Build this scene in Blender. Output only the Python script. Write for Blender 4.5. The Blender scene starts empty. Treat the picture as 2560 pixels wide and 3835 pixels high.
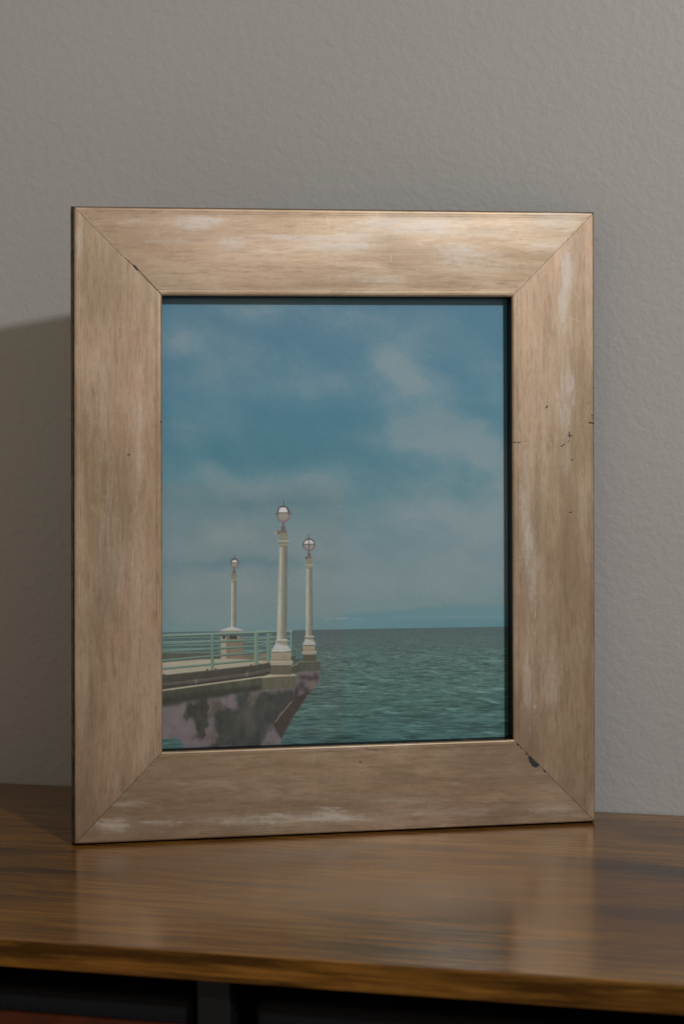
import bpy, bmesh, math
import numpy as np
from mathutils import Vector, Matrix

# ------------------------------------------------------------------ scene, camera, light
scn = bpy.context.scene
scn.render.engine = 'CYCLES'
COL = scn.collection

CAM = np.array([0.0, -0.7139051, 0.2364058])
FWD = np.array([-0.21205825, 0.97572185, -0.05475561])
UP = np.array([-0.01101531, 0.05363984, 0.99849959])
RIGHT = np.array([0.977194946, 0.212343222, -0.000626889778])
cd = bpy.data.cameras.new('camera'); cam = bpy.data.objects.new('camera', cd); COL.objects.link(cam)
m = Matrix.Identity(4)
for i in range(3):
    m[i][0] = RIGHT[i]; m[i][1] = UP[i]; m[i][2] = -FWD[i]; m[i][3] = CAM[i]
cam.matrix_world = m
cd.sensor_fit = 'VERTICAL'; cd.sensor_height = 36; cd.sensor_width = 24; cd.lens = 60
cd.clip_start = 0.01; cd.clip_end = 50
cd.dof.use_dof = True; cd.dof.focus_distance = 0.962; cd.dof.aperture_fstop = 9
scn.camera = cam

w = bpy.data.worlds.new('World'); scn.world = w; w.use_nodes = True
bg = w.node_tree.nodes['Background']
bg.inputs[0].default_value = (1.0, 0.86, 0.68, 1); bg.inputs[1].default_value = 0.305
kl = bpy.data.lights.new('lamp_key', 'AREA'); kl.shape = 'DISK'; kl.size = 0.07
kl.energy = 12.4; kl.color = (0.93, 0.96, 1.0)
ko = bpy.data.objects.new('lamp_key', kl); COL.objects.link(ko)
tgt = Vector((-0.21, 0.24, 0.18)); d = Vector((0.82, -1, 0.64)).normalized()
ko.location = tgt + d * 1.7
ko.rotation_euler = d.to_track_quat('Z', 'Y').to_euler()
vs = scn.view_settings
vs.view_transform = 'Standard'; vs.look = 'None'; vs.exposure = 0; vs.gamma = 1

# ------------------------------------------------------------------ helpers
def tag(o, label=None, cat=None, kind=None, group=None):
    if label: o['label'] = label
    if cat: o['category'] = cat
    if kind: o['kind'] = kind
    if group: o['group'] = group
    return o

def obj(name, bm, mats, parent=None, smooth=False):
    me = bpy.data.meshes.new(name); bm.to_mesh(me); bm.free()
    for mt in (mats if isinstance(mats, (list, tuple)) else [mats]): me.materials.append(mt)
    if smooth:
        for p in me.polygons: p.use_smooth = True
    o = bpy.data.objects.new(name, me); COL.objects.link(o)
    if parent: o.parent = parent
    return o

def box(bm, lo, hi, mi=0):
    v = [bm.verts.new((x, y, z)) for x in (lo[0], hi[0]) for y in (lo[1], hi[1]) for z in (lo[2], hi[2])]
    for q in ((0,1,3,2),(4,6,7,5),(0,4,5,1),(2,3,7,6),(0,2,6,4),(1,5,7,3)):
        f = bm.faces.new([v[i] for i in q]); f.material_index = mi
    return v

def bevel(bm, w_, seg=2):
    bmesh.ops.bevel(bm, geom=list(bm.edges), offset=w_, segments=seg, profile=0.5, affect='EDGES')

def empty(name, loc, rot=None):
    o = bpy.data.objects.new(name, None); COL.objects.link(o); o.location = loc
    o.empty_display_size = 0.02
    if rot is not None: o.rotation_euler = rot
    return o

class NT:
    def __init__(s, name):
        s.m = bpy.data.materials.new(name); s.m.use_nodes = True
        s.t = s.m.node_tree; s.b = s.t.nodes['Principled BSDF']
    def n(s, typ, **kw):
        nd = s.t.nodes.new(typ)
        for k, v in kw.items():
            if k.startswith('i_'):
                key = k[2:]; key = int(key) if key.isdigit() else key.replace('_', ' ')
                if hasattr(v, 'is_output'): s.t.links.new(v, nd.inputs[key])
                else: nd.inputs[key].default_value = v
            else: setattr(nd, k, v)
        return nd
    def l(s, a, b): s.t.links.new(a, b)
    def math(s, op, a, b=None, c=None, clamp=False):
        nd = s.t.nodes.new('ShaderNodeMath'); nd.operation = op; nd.use_clamp = clamp
        for i, v in enumerate((a, b, c)):
            if v is None: continue
            if hasattr(v, 'is_output'): s.l(v, nd.inputs[i])
            else: nd.inputs[i].default_value = v
        return nd.outputs[0]
    def noise(s, vec, scale, detail=4, rough=.55, stretch=None, dist=0, loc=None):
        if stretch or loc:
            mp = s.n('ShaderNodeMapping'); s.l(vec, mp.inputs[0])
            if stretch: mp.inputs['Scale'].default_value = stretch
            if loc: mp.inputs['Location'].default_value = loc
            vec = mp.outputs[0]
        nd = s.n('ShaderNodeTexNoise', i_Scale=scale, i_Detail=detail, i_Roughness=rough, i_Distortion=dist)
        s.l(vec, nd.inputs['Vector']); return nd.outputs['Fac']
    def ramp(s, fac, stops, interp='LINEAR'):
        nd = s.t.nodes.new('ShaderNodeValToRGB'); nd.color_ramp.interpolation = interp
        el = nd.color_ramp.elements
        while len(el) < len(stops): el.new(0.5)
        for e_, (p_, c_) in zip(el, stops):
            e_.position = p_; e_.color = (*c_, 1) if isinstance(c_, (tuple, list)) else (c_, c_, c_, 1)
        s.l(fac, nd.inputs[0]); return nd.outputs[0]
    def mix(s, fac, a, b, mode='MIX'):
        nd = s.t.nodes.new('ShaderNodeMix'); nd.data_type = 'RGBA'; nd.blend_type = mode
        for k, v in ((0, fac), (6, a), (7, b)):
            if hasattr(v, 'is_output'): s.l(v, nd.inputs[k])
            else: nd.inputs[k].default_value = v if k == 0 else ((*v, 1) if len(v) == 3 else v)
        return nd.outputs[2]
    def bump(s, h, strength, dist, normal=None):
        nd = s.n('ShaderNodeBump', i_Strength=strength, i_Distance=dist); s.l(h, nd.inputs['Height'])
        if normal: s.l(normal, nd.inputs['Normal'])
        return nd.outputs[0]

# ------------------------------------------------------------------ numpy painting
def _hash(ix, iy, seed):
    h = (ix.astype(np.int64) * 374761393 + iy.astype(np.int64) * 668265263 + seed * 1442695041) & 0xFFFFFFFF
    h = ((h ^ (h >> 13)) * 1274126177) & 0xFFFFFFFF
    return ((h ^ (h >> 16)) & 0xFFFF).astype(np.float32) / 65535.0
def vnoise(x, y, seed=0):
    ix = np.floor(x); iy = np.floor(y); fx = x - ix; fy = y - iy
    fx = fx * fx * fx * (fx * (fx * 6 - 15) + 10); fy = fy * fy * fy * (fy * (fy * 6 - 15) + 10)
    a = _hash(ix, iy, seed); b = _hash(ix + 1, iy, seed); c = _hash(ix, iy + 1, seed); d_ = _hash(ix + 1, iy + 1, seed)
    return (a * (1 - fx) + b * fx) * (1 - fy) + (c * (1 - fx) + d_ * fx) * fy
def fbm(x, y, seed=0, oc=4, g=.5):
    s = 0; a = 1; t = 0
    for k in range(oc):
        s = s + a * vnoise(x * 2 ** k + 17.3 * k, y * 2 ** k + 9.1 * k, seed + k); t += a; a *= g
    return s / t

class Canvas:
    """A sheet of given size in metres; X, Y hold the drawing coordinates of every texel."""
    def __init__(s, a0, a1, c0, c1, step, H):
        s.nx = int(round((a1 - a0) / step)); s.ny = int(round((c1 - c0) / step))
        A, C = np.meshgrid(a0 + (np.arange(s.nx) + .5) * (a1 - a0) / s.nx, c0 + (np.arange(s.ny) + .5) * (c1 - c0) / s.ny)
        s.A = A; s.C = C
        q = 1 / (H[2][0] * A + H[2][1] * C + H[2][2])
        s.X = (H[0][0] * A + H[0][1] * C + H[0][2]) * q
        s.Y = (H[1][0] * A + H[1][1] * C + H[1][2]) * q
        s.px = abs(s.X[0, 1] - s.X[0, 0])
    def sl(s, x0, x1, y0, y1, pad=8):
        c_ = (s.X[s.ny // 2] > x0 - pad - 10) & (s.X[s.ny // 2] < x1 + pad + 10)
        r_ = (s.Y.min(axis=1) < y1 + pad) & (s.Y.max(axis=1) > y0 - pad)
        if not c_.any() or not r_.any(): return None
        ci = np.where(c_)[0]; ri = np.where(r_)[0]
        return slice(ri[0], ri[-1] + 1), slice(ci[0], ci[-1] + 1)
    warp = None
    def poly(s, P, soft=2.0, jit=0):
        P = np.array(P, float); sl = s.sl(P[:, 0].min(), P[:, 0].max(), P[:, 1].min(), P[:, 1].max(), soft * 3)
        if sl is None: return None, None
        X = s.X[sl]; Y = s.Y[sl]
        if jit:
            X, Y = X + jit * 2 * (fbm(X / 34, Y / 34, 201, 5, .62) - .5), Y + jit * 2 * (fbm(X / 30, Y / 40, 207, 5, .62) - .5)
        ins = np.zeros(X.shape, bool); dmin = np.full(X.shape, 1e9)
        for i in range(len(P)):
            x0, y0 = P[i]; x1, y1 = P[(i + 1) % len(P)]
            if y0 != y1:
                ins ^= ((Y > y0) != (Y > y1)) & (X < (x1 - x0) * (Y - y0) / (y1 - y0) + x0)
            dx, dy = x1 - x0, y1 - y0; L = dx * dx + dy * dy + 1e-9
            t = np.clip(((X - x0) * dx + (Y - y0) * dy) / L, 0, 1)
            dmin = np.minimum(dmin, (X - x0 - t * dx) ** 2 + (Y - y0 - t * dy) ** 2)
        dd = np.sqrt(dmin) * np.where(ins, -1, 1)
        return sl, np.clip(.5 - dd / (2 * soft), 0, 1)
    def line(s, P, wd, soft=1.5):
        P = np.array(P, float); sl = s.sl(P[:, 0].min(), P[:, 0].max(), P[:, 1].min(), P[:, 1].max(), wd + soft * 3)
        if sl is None: return None, None
        X = s.X[sl]; Y = s.Y[sl]; dmin = np.full(X.shape, 1e9)
        for i in range(len(P) - 1):
            x0, y0 = P[i]; x1, y1 = P[i + 1]; dx, dy = x1 - x0, y1 - y0; L = dx * dx + dy * dy + 1e-9
            t = np.clip(((X - x0) * dx + (Y - y0) * dy) / L, 0, 1)
            dmin = np.minimum(dmin, (X - x0 - t * dx) ** 2 + (Y - y0 - t * dy) ** 2)
        return sl, np.clip(.5 - (np.sqrt(dmin) - wd / 2) / (2 * soft), 0, 1)
    def ell(s, cx, cy, rx, ry, soft=2.0):
        sl = s.sl(cx - rx, cx + rx, cy - ry, cy + ry)
        if sl is None: return None, None
        r = np.sqrt(((s.X[sl] - cx) / rx) ** 2 + ((s.Y[sl] - cy) / ry) ** 2)
        return sl, np.clip(.5 - (r - 1) * min(rx, ry) / (2 * soft), 0, 1)

def to_image(name, arr, colour=True):
    h_, w_ = arr.shape[:2]
    im = bpy.data.images.new(name, w_, h_, alpha=False, float_buffer=False)
    im.colorspace_settings.name = 'sRGB' if colour else 'Non-Color'
    buf = np.ones((h_, w_, 4), np.float32); buf[..., :3] = np.clip(arr, 0, 1)
    im.pixels.foreach_set(buf.ravel()); im.update(); im.pack()
    return im

# homographies: local frame-plane metres -> drawing units of the artwork / of the wear map
H_PRINT = [[6825.623595963304, -72.82955269906024, 277.38160441691093], [285.27622914606366, -6733.774595655601, 3147.7750258392307], [0.18469315187816637, -0.021294120840872562, 1.0]]
H_FACE = [[6902.462028532457, -73.64942045113172, 279.0000000000001], [288.4876834532988, -6809.579051897542, 3162.9999999999995], [0.18677230729848107, -0.021533836208318034, 1.0]]

# ---- the printed seaside picture ---------------------------------------------------------
def paint_print(a0, a1, c0, c1):
    cv = Canvas(a0, a1, c0, c1, 0.0002, H_PRINT)
    X, Y = cv.X, cv.Y
    img = np.zeros(X.shape + (3,), np.float64)
    def C(*c): return np.array(c, float)
    # sky: vertical ramp then cloud banks
    ys = [1100, 1500, 1700, 1900, 2100, 2280, 2360]
    cs = [C(74,112,134), C(72,117,138), C(70,117,134), C(94,126,137), C(110,130,138), C(112,132,138), C(106,134,140)]
    for k in range(3): img[..., k] = np.interp(Y, ys, [c[k] for c in cs])
    wx = X + 90 * (fbm(X / 160, Y / 120, 5, 4) - .5); wy = Y + 70 * (fbm(X / 150, Y / 110, 9, 4) - .5)
    cl = np.zeros(X.shape)
    S = [(430,90,250,45,.5),(80,240,110,48,.6),(430,310,230,70,.45),(600,400,230,60,.45),(860,140,120,45,.5),(1000,290,110,70,.6),
         (1050,420,85,75,.85),(1150,210,90,70,.45),(1250,530,210,80,.6),(1000,650,110,50,.55),(1300,660,220,70,.6),(350,830,230,60,.55),
         (1480,800,140,150,.7),(1400,330,120,70,.35),(60,700,160,90,.3),(200,560,160,60,.2),(750,800,140,50,.35),(1150,840,200,60,.3)]
    for u, v, ru, rv, a_ in S:
        cl += a_ * np.exp(-(((wx - 580 - .88 * u) / (.88 * ru * 1.4)) ** 2 + ((wy - 1080 - .88 * v) / (.88 * rv * 1.4)) ** 2))
    for x, y, rx, ry, a_ in [(1700,1950,330,90,.75),(1300,2080,380,60,.45),(850,1990,230,50,.4),(1400,2190,420,60,.6),(800,2190,260,70,.5),
                             (1150,2010,160,60,.3),(1750,2120,260,90,.5),(720,2300,160,30,.35),(640,2010,120,60,.3)]:
        cl += a_ * np.exp(-(((wx - x) / rx) ** 2 + ((wy - y) / ry) ** 2))
    ang = wx * .86 + wy * .5; ort = -wx * .5 + wy * .86
    wisp = fbm(ang / 175, ort / 105, 31, 6, .52)
    cl = np.clip(.95 * cl + 1.35 * (wisp - .5) * (.3 + np.clip(cl, 0, 1)), 0, 1)
    cl += .5 * np.clip((fbm(wx / 300, wy / 90, 37, 5, .55) - .45) * 2, 0, 1) * np.clip((Y - 1700) / 300, 0, 1)
    cl = np.clip(cl, 0, 1)[..., None]
    warm = C(127,139,146)
    img = img * (1 - .85 * cl) + warm * (.85 * cl)
    deep = np.zeros(X.shape)
    for x, y, rx, ry, a_ in [(1230,1570,330,90,.4),(1880,1200,200,130,.4),(1100,1700,200,60,.4),(1000,1880,250,30,.3),(1800,1550,120,60,.3),(900,2105,300,22,.35),(640,1120,80,30,.4)]:
        deep += a_ * np.exp(-(((wx - x) / rx) ** 2 + ((wy - y) / ry) ** 2))
    deep = np.clip(deep, 0, 1)[..., None]
    img = img * (1 - deep) + C(66,114,132) * deep
    # blue haze bank over the horizon at the right
    yh = 2360 - (X - 1096) * .0165
    t_ = X / 800 - 1.2
    top = 2320 - 60 * np.clip((X - 1100) / 500, 0, 1) + 22 * (fbm(X / 180, Y * 0, 3, 3) - .5)
    bk = (np.clip((Y - top) / 18, 0, 1) * np.clip((X - 980) / 260, 0, 1))[..., None]
    img = img * (1 - .5 * bk) + C(88,128,141) * (.5 * bk)
    for x0, x1, y_, a_ in [(1215,1245,2318,.5),(1262,1300,2316,.8),(1320,1370,2320,.3),(1480,1700,2312,.25),(1700,1880,2309,.3)]:
        sl, a = cv.line([(x0, y_), (x1, y_ - 1)], 5, 4)
        if sl: img[sl] = img[sl] * (1 - a_ * a[..., None]) + C(132,150,160) * a_ * a[..., None]
    dm = np.clip((Y - (yh - 34) - 8 * fbm(X / 70, X * 0, 12, 3)) / 4, 0, 1) * np.clip((X - 1380) / 250, 0, 1)
    img = img * (1 - .3 * dm[..., None]) + C(84,122,136) * .3 * dm[..., None]
    # sea
    dpt = np.clip(Y - yh, 0, None)
    ys = [0, 40, 150, 300, 460]; cs = [C(78,95,99), C(80,100,101), C(77,103,101), C(67,98,97), C(56,91,92)]
    sea = np.stack([np.interp(dpt, ys, [c[k] for c in cs]) for k in range(3)], -1)
    sc = (dpt + 30) / 130.0
    lg = np.log(dpt + 25) * 26
    wv = .62 * (fbm((X - 1400) / (17 * sc ** 1.25 + 3), lg * 2.5, 41, 5, .66) - .5) + .5 * (.36 - np.abs(fbm((X - 700) / (26 * sc ** 1.25 + 3), lg * 2.2, 45, 4, .6) - .5) * 3.2)
    w2 = fbm((X - 1400) / (120 * sc), lg * .6, 47, 3, .5) - .5
    w3 = np.clip(fbm((X - 900) / (22 * sc), lg * 1.4, 53, 3, .6) - .6, 0, 1)
    amp = np.clip(dpt / 120, .25, 1)
    sea += ((wv * 88 + w2 * 18) * amp)[..., None] * np.array([.9, .95, .95]) + (w3 * 110 * amp)[..., None]
    ms = np.clip((Y - yh) / 2.2 + .5, 0, 1)[..., None]
    img = img * (1 - ms) + sea * ms

    def put(sl, a, col, al=1.0, var=0, seed=1, sx=20, sy=20):
        if sl is None: return
        c = np.array(col, float)
        if var:
            nz = (fbm(X[sl] / sx, Y[sl] / sy, seed, 4, .6) - .5)[..., None]
            c = c + nz * var * 2
        a = (a * al)[..., None]
        img[sl] = img[sl] * (1 - a) + c * a
    def q4(P): return [(580 + .4464 * u, 2300 + .4464 * v) for u, v in P]
    def q3(P): return [(580 + .4464 * u, 1800 + .4464 * v) for u, v in P]
    def q6(P): return [(960 + .16582 * u, 1850 + .16582 * v) for u, v in P]
    def q7(P): return [(600 + .19133 * u, 2300 + .19133 * v) for u, v in P]
    def q8(P): return [(960 + .17857 * u, 2300 + .17857 * v) for u, v in P]
    def poly(q, P, col, al=1, soft=1.6, jit=0, **k): put(*cv.poly(q(P), soft, jit), col, al, **k)
    def line(q, P, wd, col, al=1, soft=1.2, **k): put(*cv.line(q(P), wd, soft), col, al, **k)
    def rect(q, x0, y0, x1, y1, col, al=1, **k): poly(q, [(x0, y0), (x1, y0), (x1, y1), (x0, y1)], col, al, **k)

    # pier underside (mauve paint with peeling dark stains)
    und = [(50,745),(890,628),(1185,600),(1200,478),(1378,474),(1380,570),(1335,622),(1290,660),(1180,830),(1100,970),(1058,1050),(1050,1110),(258,1150),(240,1090),(215,1052),(150,1036),(50,1052)]
    poly(q4, und, (113,100,106), var=16, seed=61, sx=60, sy=60)
    for P, col, sf in [([(250,790),(300,738),(370,722),(450,715),(452,850),(425,1000),(372,1032),(330,1032),(352,960),(332,890),(265,882)], (54,55,49), 6),
                   ([(430,1125),(540,1020),(520,940),(470,860),(560,775),(640,800),(700,800),(712,690),(770,655),(800,690),(832,800),(860,690),(920,650),(1040,655),(1165,640),(1145,735),(1060,850),(960,985),(885,1112)], (53,57,54), 10),
                   ([(455,720),(550,715),(560,770),(480,850),(455,900)], (92,80,72), 9),
                   ([(800,690),(870,680),(850,760),(815,800)], (98,86,78), 8),
                   ([(440,1000),(520,990),(540,1030),(470,1080)], (102,84,80), 8)]:
        poly(q4, P, col, .93, soft=sf, jit=22, var=16, seed=67, sx=14, sy=34)
    for k in range(40):
        rx = vnoise(np.array([k * 3.7]), np.array([.5]), 71)[0]; ry = vnoise(np.array([k * 5.1]), np.array([2.5]), 73)[0]
        u = 440 + rx * 720; v = 690 + ry * 330; 
        put(*cv.ell(*q4([(u, v)])[0], 10 + 18 * rx, 12 + 26 * ry, 8), (58,60,60) if k % 3 else (108,94,92), .22)
    # streaks of green running down
    for u, a_ in [(600,.25),(700,.3),(760,.5),(790,.3),(905,.25),(340,.3),(420,.35)]:
        line(q4, [(u, 700), (u + 6, 940)], 7, (58,68,64), a_, soft=5)
    # right buttress
    poly(q4, [(1150,735),(1190,600),(1330,620),(1290,662),(1180,830),(1100,970),(1058,1050),(1000,985),(960,985),(1010,890)], (60,51,46), .95, soft=3, var=12, seed=77)
    poly(q4, [(990,930),(1058,1045),(1048,1112),(885,1112),(965,985)], (106,94,100), .9, soft=5, var=12, seed=79)
    line(q4, [(1146,735),(1100,790),(1050,850),(1012,905)], 5, (138,116,102), .8)
    poly(q4, [(1185,600),(1195,482),(1378,476),(1382,560),(1330,622),(1200,690)], (108,94,100), 1, soft=2, var=12, seed=81)
    for u, v, a_, b_ in [(1245,530,28,14),(1300,540,26,16),(1350,535,20,30),(1230,600,22,26),(1270,640,26,20),(1190,640,16,30)]:
        put(*cv.ell(*q4([(u, v)])[0], a_ * .5, b_ * .6, 6), (60,54,56), .8)
    poly(q4, [(1290,570),(1350,545),(1370,570),(1330,612),(1290,640)], (118,98,88), .6, soft=5)
    # back wall, deck
    poly(q4, [(50,322),(560,316),(560,372),(400,380),(50,405)], (84,86,76), var=8, seed=85)
    poly(q4, [(735,345),(832,340),(832,395),(735,390)], (112,104,84), var=6, seed=86)
    poly(q4, [(868,336),(980,330),(980,400),(868,398)], (124,112,94), var=6, seed=87)
    poly(q4, [(50,407),(400,378),(745,376),(975,398),(965,407),(860,428),(480,472),(50,518)], (160,149,133), var=7, seed=88, sx=40, sy=12)
    # far rails
    fr = (124,158,164); fd = (80,116,114)
    poly(q7, [(50,400),(1180,365),(1180,760),(50,760)], (66,96,94), .55, var=5, seed=90)
    for y0, y1, wd in [(398,366,3),(470,442,2),(545,512,3.2),(612,586,3),(690,664,3.2),(758,744,2)]:
        line(q7, [(45, y0), (1190, y1)], wd, fr, .9)
    for x_ in (98, 605, 1140, 1182): line(q7, [(x_, 390), (x_, 760)], 4, fd, .9)
    for y_ in (350, 470, 565, 660, 750): line(q8, [(-760, y_ + 26), (720, y_)], 3.2, fr, .85)
    for x_ in (240, 292): line(q8, [(x_, 400), (x_, 1000)], 5.5, (98,132,126))
    line(q8, [(722, 350), (722, 860)], 5, (112,150,140))
    line(q8, [(0, 356), (750, 350)], 3.5, (128,164,160))
    # kiosk
    rect(q4, 553, 190, 602, 385, (156,142,126), var=4, seed=91)
    rect(q4, 600, 190, 738, 388, (124,110,94), var=4, seed=92)
    poly(q4, [(548,138),(742,136),(736,156),(556,158)], (134,126,112))
    poly(q4, [(546,138),(645,102),(745,137)], (164,166,168))
    rect(q4, 568, 182, 590, 208, (54,50,46)); rect(q4, 627, 180, 690, 208, (60,56,52)); rect(q4, 694, 184, 704, 202, (160,160,160))
    poly(q4, [(545,380),(600,374),(738,378),(738,390),(600,392)], (160,150,136))
    # near rails
    rails = [([(50,188),(480,171),(850,156),(1030,147)], 9.4), ([(50,251),(480,234),(850,216),(1020,196)], 8.4), ([(50,318),(480,293),(850,268),(985,240)], 8.0),
             ([(50,392),(480,352),(850,322),(985,296)], 7.6), ([(50,460),(480,420),(850,385),(975,345)], 7.4)]
    for P, wd in rails:
        line(q4, P, wd, (100,126,114))
        line(q4, [(u, v + 6) for u, v in P], wd * .35, (58,80,70), .8)
        line(q4, [(u, v - 6) for u, v in P], wd * .3, (142,164,162) if wd > 9 else (120,146,138), .8)
    for u, w_, v0, v1, c_ in [(482, 11, 182, 466, (104,130,116)), (850, 15, 166, 428, (114,140,122)), (948, 9, 170, 400, (110,136,122))]:
        line(q4, [(u, v0), (u, v1 - 6)], w_, c_)
        line(q4, [(u + 9, v0), (u + 9, v1 - 6)], w_ * .3, (74,102,92), .6)
    for u, v in [(440,468),(512,462),(78,508),(808,428),(878,420)]: put(*cv.ell(*q4([(u, v)])[0], 3.5, 3, 1.5), (40,36,34), .9)
    # kerb, pipes, ledge and fascia
    poly(q4, [(50,515),(480,470),(860,427),(965,405),(985,500),(900,528),(50,642)], (66,64,56), var=10, seed=95, sx=14, sy=20)
    line(q4, [(50,517),(480,472),(860,429),(960,408)], 3, (92,88,74), .7)
    for dv, wd, c_ in [(0, 4, (104,94,92)), (14, 5, (92,80,82)), (28, 3.5, (48,42,42))]:
        line(q4, [(50, 585 + dv), (340, 556 + dv), (770, 500 + dv), (968, 462 + dv)], wd, c_, .9)
    for u, v in [(345,562),(772,502)]: put(*cv.ell(*q4([(u, v)])[0], 6, 9, 3), (120,108,96), .8)
    poly(q4, [(50,640),(900,524),(1185,508),(1188,608),(1040,628),(888,632),(50,752)], (76,76,62), var=16, seed=97, sx=12, sy=40)
    poly(q4, [(50,650),(560,575),(560,682),(50,752)], (54,56,50), .55, soft=20, var=8, seed=98)
    poly(q4, [(50,705),(890,594),(888,640),(400,715),(50,775)], (46,46,41), .75, soft=8, jit=6)
    poly(q4, [(890,532),(1185,514),(1188,606),(1040,626),(890,630)], (100,96,78), .8, soft=2, var=12, seed=99, sx=10, sy=30)
    line(q4, [(892,532),(892,632)], 2, (60,58,48), .8)
    line(q4, [(50,641),(900,526)], 6, (172,158,134), .95, var=14, seed=101)
    poly(q4, [(890,526),(975,500),(1150,502),(1186,508),(1183,518),(1040,524),(895,536)], (170,158,134), soft=1.6)
    poly(q4, [(1145,425),(1215,398),(1215,480),(1190,492),(1145,495)], (76,74,62), soft=1.6, var=8, seed=102)
    line(q4, [(1148,438),(1175,424),(1240,402)], 5, (140,130,112), .9)
    line(q8, [(820,990),(900,965)], 4, (66,58,52)); rect(q4, 1140, 350, 1176, 396, (72,76,68))
    poly(q4, [(1200,398),(1388,390),(1391,466),(1380,474),(1205,484)], (80,82,70), soft=1.6, var=10, seed=103, sx=10, sy=26)
    line(q4, [(1203,401),(1388,393)], 3, (136,132,116), .9)

    # street lamps in the picture
    def shaft(q, yl, xl0, xr0, yb, xl1, xr1, fl=5):
        P = np.array(q([(xl0, yl), (xr0, yl), (xr1, yb), (xl1, yb)]))
        sl, a = cv.poly(P, 1.4)
        if sl is None: return
        t = np.clip((Y[sl] - P[0, 1]) / (P[3, 1] - P[0, 1]), 0, 1)
        L = P[0, 0] + (P[3, 0] - P[0, 0]) * t; R_ = P[1, 0] + (P[2, 0] - P[1, 0]) * t
        s_ = np.clip((X[sl] - L) / (R_ - L), 0, 1)
        sh = np.interp(s_, [0, .25, .5, .8, 1], [1.0, 1.06, .84, .74, .66]) * (1 + .13 * np.sin(s_ * 2 * np.pi * fl)) * (.93 + .16 * fbm(X[sl] / 6, Y[sl] / 26, 133, 4, .6))
        put(sl, a, np.stack([152 * sh, 148 * sh, 137 * sh], -1) + (4 * t)[..., None])
    shaft(q3, 540, 1045, 1108, 1335, 1022, 1104)
    shaft(q3, 715, 1271, 1316, 1308, 1264, 1322, 3)
    shaft(q3, 836, 643, 681, 1232, 639, 679, 2)
    poly(q4, [(546,138),(645,102),(745,137)], (164,166,168), soft=1.2)
    mv = (100,84,92); dk = (78,66,72); wh = (182,180,186); gl = (138,131,124); cr = (140,136,116)
    # tall lamp head
    rect(q6, 525, 880, 692, 1060, cr); 
    for v in (900, 925, 960, 990, 1020): line(q6, [(525, v + 6), (692, v + 6)], 1.6, (92,86,70), .7)
    poly(q6, [(472,1055),(740,1055),(728,1085),(700,1112),(690,1190),(524,1190),(520,1112),(490,1090)], (138,134,112))
    line(q6, [(480,1062),(735,1062)], 3, (166,162,142)); line(q6, [(500,1108),(712,1108)], 3, (94,88,70), .8); line(q6, [(524,1180),(690,1180)], 2.5, (96,90,72), .8)
    rect(q6, 545, 828, 690, 884, (112,98,94)); rect(q6, 560, 735, 656, 850, mv); line(q6, [(636,740),(636,880)], 3, (122,106,116), .7)
    poly(q6, [(418,838),(460,818),(545,840),(545,896),(450,908),(418,880)], (108,92,84)); put(*cv.ell(*q6([(440,866)])[0], 5, 7, 1.5), (150,142,120))
    line(q6, [(606,640),(606,740)], 6.5, mv)
    line(q6, [(614,130),(614,262)], 2.2, dk)
    put(*cv.ell(*q6([(612,500)])[0], 25, 25, 1.3), (124,106,112))
    put(*cv.ell(*q6([(606,410)])[0], 22.5, 25, 1.3), dk)
    poly(q6, [(420,436),(480,424),(740,420),(795,440),(790,470),(740,462),(480,462),(430,474)], (104,88,88))
    put(*cv.ell(*q6([(608,490)])[0], 19.5, 17.5, 1.5), gl)
    poly(q6, [(494,420),(510,350),(540,308),(600,296),(660,306),(695,350),(708,418)], wh)
    line(q6, [(492,426),(708,426)], 2.6, dk)
    # right lamp head
    line(q6, [(1175,915),(1179,1008)], 2, dk)
    line(q6, [(1185,1270),(1185,1360)], 6, mv); rect(q6, 1153, 1345, 1225, 1430, mv); rect(q6, 1128, 1418, 1250, 1475, (118,106,98)); put(*cv.ell(*q6([(1130,1445)])[0], 3.5, 5, 1.5), dk)
    rect(q6, 1133, 1465, 1250, 1600, (136,128,108))
    for v in (1495, 1530, 1560): line(q6, [(1133, v), (1250, v)], 1.4, (94,86,70), .6)
    poly(q6, [(1103,1592),(1278,1592),(1268,1625),(1245,1640),(1245,1685),(1136,1685),(1136,1640),(1112,1625)], (138,132,108)); line(q6, [(1108,1596),(1272,1596)], 2.5, (162,158,138)); line(q6, [(1134,1672),(1250,1672)], 2, (94,86,70), .8)
    put(*cv.ell(*q6([(1185,1143)])[0], 23, 23.3, 1.2), dk)
    put(*cv.ell(*q6([(1188,1180)])[0], 20.5, 17, 2), (124,106,114), .7)
    put(*cv.ell(*q6([(1186,1146)])[0], 19.2, 19, 1.2), gl)
    poly(q6, [(1072,1130),(1085,1080),(1120,1048),(1185,1036),(1250,1050),(1288,1090),(1302,1126)], wh)
    line(q6, [(1065,1138),(1308,1130)], 2.6, dk); line(q6, [(1184,1020),(1186,1260)], 2.6, dk)
    # left lamp head
    line(q3, [(668,628),(668,655)], 1.6, dk)
    line(q3, [(665,735),(665,764)], 5.5, mv); rect(q3, 653, 756, 677, 782, mv); rect(q3, 642, 778, 681, 830, (128,120,100))
    line(q3, [(636,832),(691,832)], 4.5, (140,134,112)); line(q3, [(642,792),(682,792)], 1.6, (92,84,70)); line(q3, [(642,848),(682,848)], 1.6, (96,90,72))
    put(*cv.ell(*q3([(668,702)])[0], 14.6, 15.6, 1.2), (120,102,110)); put(*cv.ell(*q3([(668,684)])[0], 14, 15.6, 1.2), dk)
    line(q3, [(626,690),(710,690)], 3, (96,82,86)); put(*cv.ell(*q3([(668,698)])[0], 11.3, 11, 1.2), gl)
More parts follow.
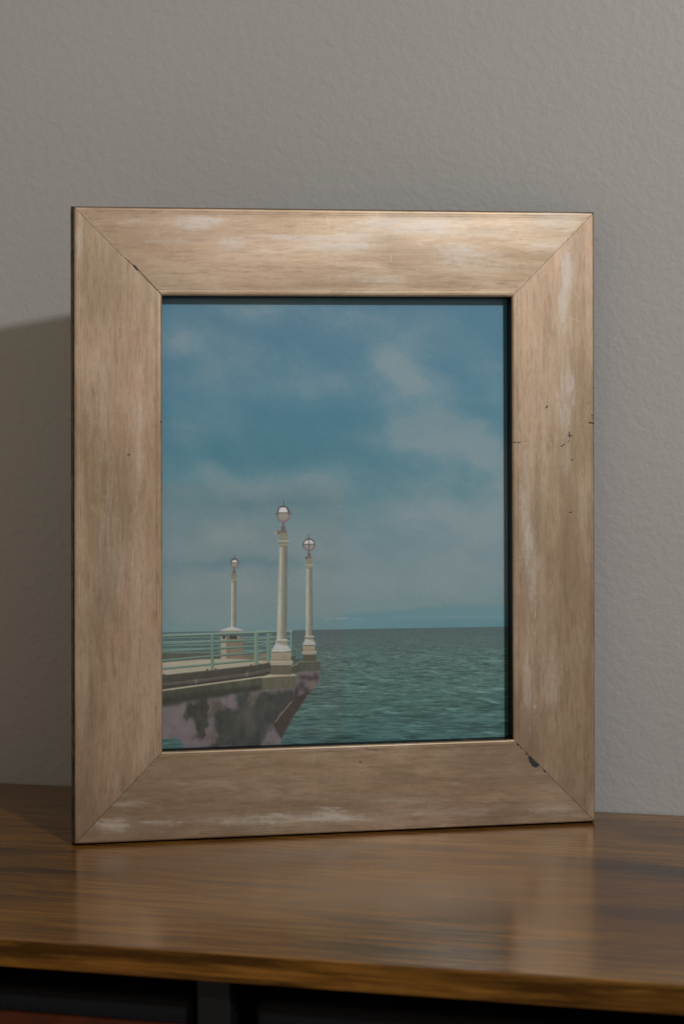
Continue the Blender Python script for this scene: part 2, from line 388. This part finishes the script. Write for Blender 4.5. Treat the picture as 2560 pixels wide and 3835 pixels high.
    poly(q3, [(645,688),(650,670),(668,662),(686,670),(692,687)], wh, soft=1.2); line(q3, [(642,690),(694,690)], 1.8, dk)
    # tall lamp base
    rect(q4, 972, 432, 1145, 508, (94,88,72), var=9, seed=105, sx=8, sy=30)
    poly(q4, [(965,396),(1155,392),(1152,428),(1120,434),(970,434)], (152,142,128)); line(q4, [(968,398),(1152,394)], 4, (176,172,164)); line(q4, [(970,434),(1145,432)], 3, (72,64,52), .8)
    rect(q4, 975, 318, 1142, 396, (146,134,118)); line(q4, [(975,384),(1142,382)], 2.2, (112,100,84), .8); line(q4, [(976,318),(1142,314)], 4, (92,84,68))
    poly(q4, [(1018,236),(1106,236),(1112,256),(1145,308),(1080,316),(972,316),(1002,262)], (170,168,168))
    poly(q4, [(1022,238),(1106,238),(1118,268),(1060,254),(1035,246)], (142,130,112), soft=1.6)
    for k in range(7): line(q4, [(1030 + 11 * k, 250), (998 + 22 * k, 300)], 1.3, (140,136,134), .6)
    line(q4, [(985,296),(1136,292)], 1.2, (138,132,128), .7)
    line(q4, [(1020,222),(1108,220)], 8, (158,152,138)); line(q4, [(1022,216),(1106,214)], 3, (180,178,172)); line(q4, [(1024,234),(1106,232)], 2, (104,94,78), .8)
    line(q4, [(1040,372),(1052,360),(1062,370),(1078,350),(1092,352),(1088,368),(1118,362)], 2, (112,98,82), .8); line(q4, [(1042,367),(1054,355),(1070,360)], 1.4, (166,156,140), .7)
    # right lamp base
    rect(q4, 1239, 338, 1352, 395, (82,80,66), var=8, seed=107, sx=8, sy=30)
    poly(q4, [(1230,314),(1356,310),(1350,338),(1236,340)], (150,140,122)); line(q4, [(1232,316),(1354,312)], 3, (170,166,154))
    rect(q4, 1238, 264, 1342, 314, (148,134,114)); line(q4, [(1238,304),(1342,302)], 1.6, (112,100,82)); line(q4, [(1236,264),(1346,262)], 3, (92,84,68))
    line(q4, [(1236,285),(1236,308)], 3, (70,60,54), .8)
    poly(q4, [(1262,204),(1324,204),(1352,258),(1236,260)], (164,164,162)); poly(q4, [(1266,204),(1322,204),(1330,226),(1285,214)], (142,128,108))
    line(q4, [(1260,190),(1330,188)], 6, (156,150,136)); line(q4, [(1260,186),(1330,184)], 2, (176,172,162)); line(q4, [(1262,199),(1326,198)], 1.8, (104,94,78))
    for k in range(3): line(q4, [(1248 + 2 * k, 232 + 9 * k), (1340 + 3 * k, 230 + 9 * k)], 1, (136,134,130), .6)
    # a white speck and paper mottling
    for x, y in [(1707,1205),(1270,1897),(1610,1335)]: put(*cv.line([(x - 3, y), (x + 5, y - 1)], 1.6, 1.2), (150,170,184), .7)
    rng = np.random.default_rng(4)
    img += (rng.random(X.shape) - .5)[..., None] * 5 + (fbm(X / 7, Y / 7, 111, 3) - .5)[..., None] * 5
    pier = np.clip((wx * 0 + 1305 - X) / 40, 0, 1) * np.clip((Y - 1800) / 30, 0, 1) * .22
    grey = img.mean(axis=-1, keepdims=True); img = img * (1 - pier[..., None]) + grey * pier[..., None]
    return np.clip(img / 255.0, 0, 1)

# ---- wear of the gilded face: R silver smudges, G dark rubbing, B chips ---------------------
def paint_wear():
    cv = Canvas(-.004, .304, -.004, .360, 0.00025, H_FACE); X, Y = cv.X, cv.Y
    R_ = np.zeros(X.shape); G_ = np.zeros(X.shape); B_ = np.zeros(X.shape)
    top = (cv.C > .305 - 0) ; 
    hor = (np.abs(cv.C - .178) - .178 > np.abs(cv.A - .15) - .15)      # horizontal rails
    su = np.where(hor, X, Y); sv = np.where(hor, Y, X)
    warp = fbm(su / 75, sv / 11, 7, 5, .64); fine = fbm(su / 34, sv / 3.0, 15, 5, .7)
    mott = fbm(X / 14, Y / 14, 23, 4, .6)
    H_ = [(717,835,70,26,1),(800,830,40,12,.6),(875,912,60,18,.85),(640,905,90,10,.5),(500,830,60,14,.4),(1150,893,140,12,.7),(1250,925,130,18,.7),(1330,900,60,40,.55),
          (1500,840,130,28,.6),(1640,850,120,34,.65),(1720,950,100,30,.7),(1400,1040,120,14,.4),(1780,1010,120,12,.35),(2090,820,80,40,.6),(2040,915,70,16,.5),(1850,870,80,18,.3),
          (430,3094,62,22,.9),(590,3080,60,12,.5),(900,3075,150,22,.5),(1230,3050,60,24,.7),(1130,3062,220,16,.55),(1350,3065,90,16,.5),(2080,3030,90,20,.45),(1500,3000,120,12,.3),
          (480,3010,70,10,.45),(1700,3040,150,18,.35),(760,2930,120,10,.25),(1250,2800,80,10,.3),(1500,2790,60,12,.3)]
    V_ = [(2122,1010,18,62,1.15),(2108,1150,18,80,.75),(2120,1440,24,80,.7),(2112,1560,26,60,.5),(1968,1950,18,170,.75),(1998,2120,26,150,.5),(2112,1730,16,60,.4),(2180,1900,18,70,.3),
          (1976,2560,16,140,.65),(2060,2540,36,120,.35),(300,900,12,60,.45),(330,1480,16,110,.25),(395,1500,30,200,.25),(520,1650,14,200,.35),(420,2100,46,240,.25),(300,2600,30,200,.2),(505,2400,20,240,.2)]
    for L_, msk in ((H_, hor), (V_, ~hor)):
        for x, y, rx, ry, a_ in L_:
            sl = cv.sl(x - 3 * rx, x + 3 * rx, y - 3 * ry, y + 3 * ry)
            if sl is None: continue
            q = ((X[sl] - x) / rx) ** 2 + ((Y[sl] - y) / ry) ** 2
            g = np.exp(-q * .5); nn = .42 * warp[sl] + .36 * fine[sl] + .22 * mott[sl]; g = g * .30 + .70 * np.clip((g * .6 + nn * 1.5 - 1.02) * 2.6, 0, 1)
            R_[sl] += a_ * g * msk[sl]
    R_ += .34 * np.clip((warp - .5) * 3.5, 0, 1) * np.clip((fine - .3) * 2.4, 0, 1) * np.clip(mott * 2 - .4, 0, 1)
    G_ += np.clip((fbm(su / 70, sv / 9, 35, 5, .65) - .52) * 3.5, 0, 1) * .55
    G_ += np.clip((fbm(su / 40, sv / 2.5, 39, 4, .7) - .58) * 4, 0, 1) * .5
    for x, y, rx, ry, a_ in [(1880,1062,20,5,.9),(1840,900,40,5,.5),(1560,1010,60,6,.35),(480,2960,50,8,.3),(700,900,80,6,.3)]:
        G_ += a_ * np.exp(-((X - x) / rx) ** 2 - ((Y - y) / ry) ** 2)
    def L(P, wd, ch, a_=1, soft=1.2):
        sl, a = cv.line(P, wd, soft)
        if sl: ch[sl] = np.maximum(ch[sl], a * a_)
    def z1(u, v): return (200 + .7015 * u, 700 + .7015 * v)
    def z2(u, v): return (1300 + .7015 * u, 700 + .7015 * v)
    def z5(u, v): return (1200 + .765 * u, 2200 + .765 * v)
    def zr(u, v): return (1850 + .3407 * u, 1400 + .3407 * v)
    for a, b in [(z1(980,345),z1(975,400)),(z1(1433,300),z1(1436,340)),(z1(1400,310),z1(1405,330)),(z1(1480,370),z1(1485,412)),(z2(230,360),z2(232,395)),(z2(820,270),z2(860,190)),
                 (z2(20,350),z2(40,330)),(z2(145,425),z2(150,408)),(z2(1190,540),z2(1240,600)),(z2(1150,690),z2(1250,720)),(z1(1460,160),z1(1470,230)),(z1(990,350),z1(1010,380)),
                 (z2(740,390),z2(760,430)),(z2(800,330),z2(780,350)),(z2(1230,260),z2(1240,350)),(z2(280,150),z2(285,210)),(z2(160,140),z2(165,230)),(z5(372,770),z5(370,790)),((1176,2830),(1172,2868))]:
        L([a, ((a[0] + b[0]) / 2 + 1.5, (a[1] + b[1]) / 2), b], 1.8, R_, .75, 1.5)
    rng = np.random.default_rng(11)
    for k in range(150):                                            # hairline scratches, most on the top and right rails
        if k % 3 == 0: x = rng.uniform(1950, 2200); y = rng.uniform(900, 2900)
        elif k % 3 == 1: x = rng.uniform(500, 2150); y = rng.uniform(800, 1080)
        else: x = rng.uniform(300, 2150); y = rng.choice([rng.uniform(2850, 3100), rng.uniform(1200, 2700)])
        an = rng.uniform(0, math.pi); ln = rng.uniform(6, 34)
        L([(x, y), (x + ln * math.cos(an), y + ln * math.sin(an))], 1.1, R_, rng.uniform(.25, .6), 1.0)
    # fine vertical nicks across the top rail
    for k in range(90):
        x = rng.uniform(1000, 1950); y = rng.uniform(805, 860); L([(x, y), (x + rng.uniform(-3, 3), y + rng.uniform(15, 55))], 1.1, R_, rng.uniform(.15, .4), 1)
    # chips down to the dark ground
    def PL(P, soft=1.1):
        sl, a = cv.poly(P, soft)
        if sl: B_[sl] = np.maximum(B_[sl], a)
    PL([z5(*p) for p in [(1012,822),(1028,830),(1048,852),(1068,866),(1066,878),(1050,884),(1034,876),(1020,856),(1016,840)]])
    PL([z5(*p) for p in [(1086,890),(1098,896),(1102,908),(1092,906)]]); PL([z5(*p) for p in [(956,766),(968,766),(974,776),(964,778)]])
    PL([z5(*p) for p in [(974,780),(984,786),(982,792)]]); PL([z5(*p) for p in [(1000,806),(1012,814),(1010,824),(1002,816)]])
    PL([z1(*p) for p in [(420,414),(438,420),(452,440),(450,450),(436,438)]])
    for a, b, wd in [(z1(450,440),z1(525,520),3.0),(z1(525,520),z1(578,576),2.2),(z1(380,380),z1(430,420),1.8),(zr(567,376),zr(582,358),4.5),(zr(1040,538),zr(1098,548),5.5),(zr(1068,462),zr(1090,455),3),
                     (zr(1090,455),zr(1104,490),3),(zr(1072,480),zr(1090,492),2.5),(zr(820,645),zr(828,700),4),(zr(806,678),zr(852,684),3.5),(zr(732,800),zr(768,780),4),(zr(822,740),zr(806,752),2.5),
                     (zr(200,752),zr(245,758),3.4),(zr(262,764),zr(280,756),3.4),(zr(332,745),zr(338,745),3),(zr(850,952),zr(862,944),4),(zr(822,1526),zr(846,1524),4),((479,1706),(486,1702),4),
                     (z5(218,788),z5(240,796),2.6),(z5(250,794),z5(275,800),2.6),(z5(192,862),z5(190,850),2.6),(z5(198,850),z5(198,862),2),((601,1580),(606,1583),4)]:
        L([a, b], wd, B_, 1, 1.0)
    for k in range(60):
        x = rng.uniform(300, 2200); y = rng.choice([rng.uniform(800, 1090), rng.uniform(2850, 3100)]) if k % 2 else rng.uniform(1100, 2800)
        L([(x, y), (x + 1.5, y + 1)], rng.uniform(.6, 1.6), B_, rng.uniform(.2, .7), .9)
    return np.clip(np.stack([R_, G_, B_], -1), 0, 1)

# ------------------------------------------------------------------ materials
def mat_wall():
    t = NT('painted_wall'); oc = t.n('ShaderNodeTexCoord').outputs['Object']
    big = t.noise(oc, 6, 3); fine = t.noise(oc, 900, 3)
    col = t.mix(big, (.415,.404,.390), (.458,.447,.431)); col = t.mix(t.math('MULTIPLY', fine, .12), col, (.35,.338,.32))
    t.l(col, t.b.inputs['Base Color']); t.b.inputs['Roughness'].default_value = .55; t.b.inputs['Specular IOR Level'].default_value = .3
    a = t.noise(oc, 400, 2, .5, dist=.3); b = t.noise(oc, 150, 2, .5, dist=.4)
    h = t.math('ADD', t.ramp(a, [(.38, 0.), (.66, 1.)], 'EASE'), t.math('MULTIPLY', t.ramp(b, [(.4, 0.), (.62, 1.)], 'EASE'), 1.6))
    h = t.math('ADD', h, t.math('MULTIPLY', t.noise(oc, 480, 2), .25))
    t.l(t.bump(h, .20, .0004), t.b.inputs['Normal']); return t.m

# knots and smoky figure of the laminate: centre x, y, reach x, y, depth
SPOTS = [(-.172, .004, .045, .012, .20), (-.135, -.035, .05, .007, .20), (-.20, .045, .07, .012, .12), (.18, .03, .06, .018, .14), (.175, -.05, .06, .020, .17), (.15, -.10, .05, .010, .10), (-.02, -.038, .05, .004, .16)]
def mat_wood(name, edge=False):
    t = NT(name); oc = t.n('ShaderNodeTexCoord').outputs['Object']
    warp = t.noise(oc, 3.2, 3, .5, (1, 1.4, 1))
    grain = t.noise(oc, 60, 6, .68, (.10, 1.7, 1.7) , dist=.35)
    fine = t.noise(oc, 420, 4, .6, (.055, 1.9, 1.9))
    fig = t.noise(oc, 7, 6, .62, (.5, 1.8, 1.8), dist=.7)
    dark = t.noise(oc, 9, 6, .62, (.5, 1.5, 1.5), dist=.9, loc=(3.1, .7, 0))
    base = t.ramp(fig, [(.3, (.155,.062,.012)), (.5, (.255,.112,.022)), (.68, (.33,.158,.036))])
    base = t.mix(t.ramp(grain, [(.34, .5), (.54, 0.)]), base, (.095,.042,.013))
    base = t.mix(t.math('MULTIPLY', t.ramp(fine, [(.44, 1.), (.56, 0.)]), .62), base, (.045,.022,.010))
    if not edge:
        sp = t.n('ShaderNodeSeparateXYZ'); t.l(oc, sp.inputs[0])
        for cx, cy, rx, ry, am in SPOTS:
            q = t.math('ADD', t.math('POWER', t.math('DIVIDE', t.math('SUBTRACT', sp.outputs[0], cx), rx), 2.), t.math('POWER', t.math('DIVIDE', t.math('SUBTRACT', sp.outputs[1], cy), ry), 2.))
            dark = t.math('ADD', dark, t.math('MULTIPLY', t.math('EXPONENT', t.math('MULTIPLY', q, -1.)), am))
    dk = t.ramp(dark, [(.56, 0.), (.74, .75)])
    base = t.mix(dk, base, (.022,.017,.015))
    red = t.ramp(t.noise(oc, 7, 3, .5, (.5, 1.6, 1), loc=(1, 4, 0)), [(.5, 0.), (.72, .5)])
    base = t.mix(red, base, (.110,.040,.020))
    if edge:
        st = t.noise(oc, 110, 5, .66, (.12, 1, 1.8), dist=.3)
        base = t.mix(t.ramp(st, [(.4, 1.), (.62, 0.)]), t.mix(.5, base, (.20,.080,.009)), (.050,.020,.003))
    t.l(base, t.b.inputs['Base Color'])
    rg = t.math('ADD', t.math('MULTIPLY', fine, .08), t.math('MULTIPLY', grain, .06))
    t.l(t.math('ADD', rg, .5 if edge else .12), t.b.inputs['Roughness'])
    t.b.inputs['Specular IOR Level'].default_value = .06 if edge else .58
    hh = t.math('ADD', t.math('MULTIPLY', grain, .6), t.math('MULTIPLY', fine, .5))
    t.l(t.bump(hh, .25, .00010), t.b.inputs['Normal']); return t.m

def mat_face(wear):
    t = NT('aged_champagne_leaf')
    uvg = t.n('ShaderNodeUVMap', uv_map='grain').outputs[0]; uvf = t.n('ShaderNodeUVMap', uv_map='face').outputs[0]
    im = t.n('ShaderNodeTexImage', image=wear, interpolation='Cubic', extension='EXTEND'); t.l(uvf, im.inputs[0])
    sep = t.n('ShaderNodeSeparateColor'); t.l(im.outputs[0], sep.inputs[0]); R_, G_, B_ = sep.outputs
    long_ = t.noise(uvg, 95, 6, .68, (.085, 1, 1), dist=.2); fib = t.noise(uvg, 560, 5, .72, (.16, 1, 1)); blot = t.noise(uvg, 22, 4, .6, (.6, 1, 1)); tint = t.noise(uvg, 18, 3, .5, (.35, 1, 1), loc=(2, 5, 0))
    cross = t.noise(uvg, 900, 2, .6, (1, .06, 1))
    col = t.ramp(blot, [(.3, (.345,.239,.149)), (.5, (.42,.301,.196)), (.7, (.49,.366,.250))])
    col = t.mix(t.ramp(long_, [(.35, .6), (.58, 0.)]), col, (.23,.150,.085))
    col = t.mix(t.ramp(tint, [(.5, 0.), (.66, .45)]), col, (.47,.295,.205))
    col = t.mix(t.ramp(tint, [(.3, .25), (.45, 0.)]), col, (.42,.335,.215))
    clo = t.noise(uvg, 34, 5, .62, (.32, 1, 1), dist=.4, loc=(7, 1, 0))
    col = t.mix(t.ramp(clo, [(.34, .55), (.52, 0.)]), col, (.27,.190,.120)); col = t.mix(t.ramp(clo, [(.5, 0.), (.72, .45)]), col, (.58,.46,.33))
    col = t.mix(t.ramp(fib, [(.36, .28), (.5, 0.)]), col, (.22,.148,.088))
    col = t.mix(t.math('MULTIPLY', t.ramp(cross, [(.5, 0.), (.7, 1.)]), .04), col, (.55,.45,.34))
    col = t.mix(t.math('MULTIPLY', G_, .75), col, (.200,.128,.075))
    col = t.mix(t.math('MULTIPLY', R_, .58), col, (.66,.610,.545))
    # faint dark hairlines of the turned edges (grain.y: 0 outer edge .. 1 inner edge, scaled to metres)
    sx = t.n('ShaderNodeSeparateXYZ'); t.l(uvg, sx.inputs[0]); yy = sx.outputs[1]
    ln = None
    for c_, w_ in ((.0024, .00045), (.0037, .0003), (.0458, .00045), (.0474, .0003)):
        g = t.math('SUBTRACT', 1, t.math('DIVIDE', t.math('ABSOLUTE', t.math('SUBTRACT', yy, c_)), w_), clamp=True)
        ln = g if ln is None else t.math('MAXIMUM', ln, g)
    ln = t.math('MULTIPLY', ln, t.ramp(t.noise(uvg, 40, 4, .7, (1, .1, 1)), [(.40, .05), (.60, .5)]))
    col = t.mix(ln, col, (.14,.09,.055))
    col = t.mix(B_, col, (.018,.020,.026))
    t.l(col, t.b.inputs['Base Color'])
    t.l(t.math('MULTIPLY', t.math('SUBTRACT', 1, B_), t.math('SUBTRACT', .55, t.math('MULTIPLY', R_, .30))), t.b.inputs['Metallic'])
    rr = t.math('ADD', .36, t.math('MULTIPLY', blot, .16)); rr = t.math('ADD', rr, t.math('MULTIPLY', B_, .2))
    t.l(rr, t.b.inputs['Roughness'])
    h = t.math('ADD', t.math('MULTIPLY', fib, .5), t.math('MULTIPLY', long_, .4)); h = t.math('ADD', h, t.math('MULTIPLY', cross, .06))
    h = t.math('SUBTRACT', h, t.math('MULTIPLY', B_, 2.2)); h = t.math('SUBTRACT', h, t.math('MULTIPLY', ln, .8))
    t.l(t.bump(h, .4, .0001), t.b.inputs['Normal']); return t.m

def mat_side():
    t = NT('worn_bronze_edge'); uvg = t.n('ShaderNodeUVMap', uv_map='grain').outputs[0]
    n_ = t.noise(uvg, 300, 5, .7, (.25, 1, 1)); m_ = t.noise(uvg, 90, 4, .7)
    col = t.ramp(n_, [(.42, (.02,.014,.010)), (.52, (.11,.07,.035)), (.7, (.22,.15,.085))])
    col = t.mix(t.ramp(m_, [(.5, 0.), (.6, .8)]), col, (.015,.011,.009))
    t.l(col, t.b.inputs['Base Color']); t.b.inputs['Metallic'].default_value = .4; t.b.inputs['Roughness'].default_value = .5; return t.m

def mat_plain(name, c, rough=.6, spec=.5, metal=0, nz=0, scale=200):
    t = NT(name); oc = t.n('ShaderNodeTexCoord').outputs['Object']
    n_ = t.noise(oc, scale, 4)
    col = t.mix(n_, tuple(v * (1 - nz) for v in c), tuple(v * (1 + nz) for v in c)); t.l(col, t.b.inputs['Base Color'])
    t.b.inputs['Roughness'].default_value = rough; t.b.inputs['Specular IOR Level'].default_value = spec; t.b.inputs['Metallic'].default_value = metal
    return t.m

def mat_print(img):
    t = NT('printed_photo_paper'); uv = t.n('ShaderNodeUVMap', uv_map='face').outputs[0]
    im = t.n('ShaderNodeTexImage', image=img, interpolation='Cubic', extension='EXTEND'); t.l(uv, im.inputs[0])
    col = t.mix(1.0, im.outputs[0], PRINT_GAIN, 'MULTIPLY')
    t.l(col, t.b.inputs['Base Color']); t.b.inputs['Roughness'].default_value = .5; t.b.inputs['Specular IOR Level'].default_value = .3
    return t.m
PRINT_GAIN = (1.72, 1.72, 1.66)

def mat_glass():
    t = NT('picture_glass'); t.t.nodes.remove(t.b)
    out = [n for n in t.t.nodes if n.type == 'OUTPUT_MATERIAL'][0]
    tr = t.n('ShaderNodeBsdfTransparent'); tr.inputs[0].default_value = (.97,.985,.98,1)
    gl = t.n('ShaderNodeBsdfGlossy'); gl.inputs['Roughness'].default_value = .05; gl.inputs[0].default_value = (1,1,1,1)
    fr = t.n('ShaderNodeFresnel', i_IOR=1.5); mx = t.n('ShaderNodeMixShader')
    t.l(fr.outputs[0], mx.inputs[0]); t.l(tr.outputs[0], mx.inputs[1]); t.l(gl.outputs[0], mx.inputs[2]); t.l(mx.outputs[0], out.inputs[0]); return t.m

def mat_weave():
    t = NT('black_woven_fabric'); oc = t.n('ShaderNodeTexCoord').outputs['Object']
    mp = t.n('ShaderNodeMapping'); t.l(oc, mp.inputs[0]); mp.inputs['Rotation'].default_value = (0, math.radians(45), 0)
    ck = t.n('ShaderNodeTexChecker', i_Scale=900); t.l(mp.outputs[0], ck.inputs[0]); n_ = t.noise(oc, 500, 4)
    f = t.math('MULTIPLY', ck.outputs['Fac'], n_)
    col = t.mix(f, (.004,.004,.005), (.018,.018,.021)); t.l(col, t.b.inputs['Base Color']); t.b.inputs['Roughness'].default_value = .8; t.b.inputs['Specular IOR Level'].default_value = .15
    t.l(t.bump(f, .5, .0004), t.b.inputs['Normal']); return t.m

M_wall = mat_wall(); M_top = mat_wood('rustic_walnut_laminate'); M_edge = mat_wood('rustic_walnut_edge_band', True)
M_metal = mat_plain('black_powder_coat', (.006,.006,.007), .5, .2, 0, .3, 600)
M_weave = mat_weave(); M_panel = mat_plain('red_brown_drawer_front', (.055,.012,.004), .5, .15, 0, .6, 90)
M_side = mat_side(); M_black = mat_plain('black_rabbet_paint', (.005,.005,.005), .6, .2, 0, .2)
M_groove = mat_plain('dark_edge_groove', (.022,.014,.009), .6, .3, 0, .5, 700)
M_back = mat_plain('brown_backing_board', (.09,.06,.04), .8, .2, 0, .2, 400)
M_glass = mat_glass()

# ------------------------------------------------------------------ setting: wall
WALL_Y = 0.31347
bm = bmesh.new()
for v in ((-1.8, WALL_Y, -.80), (1.6, WALL_Y, -.80), (1.6, WALL_Y, 1.6), (-1.8, WALL_Y, 1.6)): bm.verts.new(v)
bm.faces.new(bm.verts)
wall = obj('wall', bm, M_wall); wall['kind'] = 'structure'

# ------------------------------------------------------------------ dresser
TT = 0.0126
dresser = empty('dresser', (-.2, .15, -.75))
tag(dresser, 'rustic brown wood-top dresser with black metal frame and dark fabric drawers under the picture frame', 'dresser')
def dobj(name, bm, mats, parent=dresser, smooth=False):
    bmesh.ops.translate(bm, vec=-Vector(dresser.location), verts=bm.verts)
    return obj(name, bm, mats, parent, smooth)
bm = bmesh.new(); box(bm, (-.80, .0016, -TT), (.40, WALL_Y - .0015, 0)); bevel(bm, .0009, 3)
dobj('table_top', bm, M_top)
bm = bmesh.new(); box(bm, (-.80, 0, -TT + .0001), (.40, .0014, -.0004)); bevel(bm, .0004, 2)
dobj('edge_band', bm, M_edge)
for x0, x1 in ((-.2250, -.2092), (.10, .116), (-.545, -.529)):
    bm = bmesh.new(); box(bm, (x0, .012, -.745), (x1, .028, -TT - .0002)); bevel(bm, .0015, 2); dobj('post', bm, M_metal)
bm = bmesh.new(); box(bm, (-.78, .06, -.0285), (.38, .076, -TT - .0003)); bevel(bm, .001, 1); dobj('rear_rail', bm, M_metal)
for x0, x1, dz in ((-.5270, -.2296, 0.), (-.2003, .0985, .0012), (-.80, -.5475, 0.)):
    ztop = -.0285 + dz
    bm = bmesh.new(); box(bm, (x0, .0205, -.25), (x1, .285, ztop)); bevel(bm, .004, 3)
    dr = dobj('drawer', bm, M_weave, smooth=False)
    bm = bmesh.new(); box(bm, (x0 + .0025, .0165, -.245), (x1 - .0015, .0200, ztop - .0112)); bevel(bm, .001, 2)
    pn = dobj('front_panel', bm, M_panel); pn.parent = dr
bm = bmesh.new(); box(bm, (-.80, .29, -.745), (.40, .30, -TT - .0004)); dobj('back_panel', bm, M_black)

# ------------------------------------------------------------------ picture frame
FY, LEAN = 0.3915416, 0.035
DEP = .016
frame = empty('picture_frame', (-0.34267527, 0.16604494, 0.0011), (-LEAN, 0, FY))
tag(frame, 'wide champagne-gold picture frame with a print of a pier, standing on the dresser', 'picture frame')
# local axes: x along the frame, y into the wall, z up the frame
OQ = [(0, 0), (.30048, 0), (.30124, .35499), (.00290, .35204)]       # outer corners BL BR TR TL (measured, slightly out of square)
IQ = [(.04905, .04984), (.25118, .04986), (.25148, .30525), (.05102, .30360)]
OUT = [(-.0012, -.0005), (.0006, -.0005), (.0006, .0007), (-.0012, .0007)]        # reach of the worn outer bevel at each corner
wear = to_image('frame_wear_map', paint_wear(), False)
M_face = mat_face(wear)
PROF = [(-.0014, .0160, 1), (-.0014, .0056, 1), (-.0008, .0034, 1), (-.0003, .0022, 3), (.0001, .0010, 1), (.0004, .00015, 0), (.0012, .00003, 0), (.0020, 0, 0), (.0034, .00012, 0), (.0060, 0, 0), (.025, -.0002, 0), (.0440, 0, 0), (.0464, .00012, 0), (.0478, 0, 0), (.0486, .0002, 0), (.0491, .0009, 2), (.0491, .0103, 2), (.0440, .0106, 2), (.0440, .0160, 2), (-.0014, .0160, 1)]
# (distance from outer edge, depth, material of the strip that starts here)
def rail(i):
    A, B = Vector(OQ[i]), Vector(OQ[(i + 1) % 4]); a, b = Vector(IQ[i]), Vector(IQ[(i + 1) % 4])
    bm = bmesh.new(); ug = bm.loops.layers.uv.new('grain'); uf = bm.loops.layers.uv.new('face')
    n_ = 40; W_ = .0491; rows = []; gap = .00013
    L = (B - A).length
    along = (B - A).normalized()
    for d_, e_, mi in PROF:
        t = max(d_, 0) / W_; k_ = max(-d_, 0) / .0014
        P0 = A.lerp(a, t) + Vector(OUT[i]) * k_ + along * gap; P1 = B.lerp(b, t) + Vector(OUT[(i + 1) % 4]) * k_ - along * gap
        rows.append([bm.verts.new((P0.lerp(P1, s / n_).x, e_, P0.lerp(P1, s / n_).y)) for s in range(n_ + 1)])
    for r in range(len(PROF) - 1):
        for s in range(n_):
            vs_ = (rows[r][s], rows[r][s + 1], rows[r + 1][s + 1], rows[r + 1][s])
            f = bm.faces.new(vs_); f.material_index = PROF[r][2]; f.smooth = 3 < r < 15
            for lp, (rr, ss) in zip(f.loops, ((r, s), (r, s + 1), (r + 1, s + 1), (r + 1, s))):
                x, z = lp.vert.co.x, lp.vert.co.z
                lp[ug].uv = ((Vector((x, z)) - A).dot(along) + i * .7, PROF[rr][0] + i * 3.0 * 0)
                lp[uf].uv = ((x + .004) / .308, (z + .004) / .364)
    # mitred end faces
    ends = [[rows[r][s].co.copy() for r in range(1, len(PROF))] for s in (0, n_)]
    bmesh.ops.remove_doubles(bm, verts=rows[0] + rows[-1], dist=1e-6)
    bmesh.ops.recalc_face_normals(bm, faces=bm.faces)
    for cs_ in ends:
        f = bm.faces.new([bm.verts.new(c_) for c_ in cs_]); f.material_index = 2
    o = obj('rail', bm, [M_face, M_side, M_black, M_groove], frame); return o
for i in range(4): rail(i)

# the four mitre seams are backed by dark wood just behind the gap
pa0, pa1, pc0, pc1 = .0455, .2565, .0455, .3095
art = to_image('pier_artwork', paint_print(pa0, pa1, pc0, pc1))
M_print = mat_print(art)
bm = bmesh.new(); uf = bm.loops.layers.uv.new('face')
v = [bm.verts.new(p) for p in ((pa0, .0108, pc0), (pa1, .0108, pc0), (pa1, .0108, pc1), (pa0, .0108, pc1), (pa0, .0111, pc0), (pa1, .0111, pc0), (pa1, .0111, pc1), (pa0, .0111, pc1))]
for q in ((0,1,2,3),(7,6,5,4),(0,4,5,1),(1,5,6,2),(2,6,7,3),(3,7,4,0)):
    f = bm.faces.new([v[k] for k in q])
    for lp in f.loops: lp[uf].uv = ((lp.vert.co.x - pa0) / (pa1 - pa0), (lp.vert.co.z - pc0) / (pc1 - pc0))
pr = obj('print', bm, M_print, frame); pr['label'] = 'printed photo of a pier with three globe lamp posts above green sea under a cloudy blue sky'
bm = bmesh.new(); bm.verts.new((pa0, .0105, pc0)); bm.verts.new((pa1, .0105, pc0)); bm.verts.new((pa1, .0105, pc1)); bm.verts.new((pa0, .0105, pc1)); bm.verts.ensure_lookup_table(); bm.faces.new(bm.verts)
obj('glass_pane', bm, M_glass, frame)
bm = bmesh.new(); box(bm, (.0455, .0118, .0455), (.2565, .0145, .3095)); obj('backing_board', bm, M_back, frame)
# strut that props it from behind
bm = bmesh.new(); box(bm, (-.03, -.0015, -.2085), (.03, .0015, 0)); bevel(bm, .001, 1)
st = obj('easel_leg', bm, M_back, frame); st.location = (.15, .0165, .2040); st.rotation_euler = (math.radians(14), 0, 0)
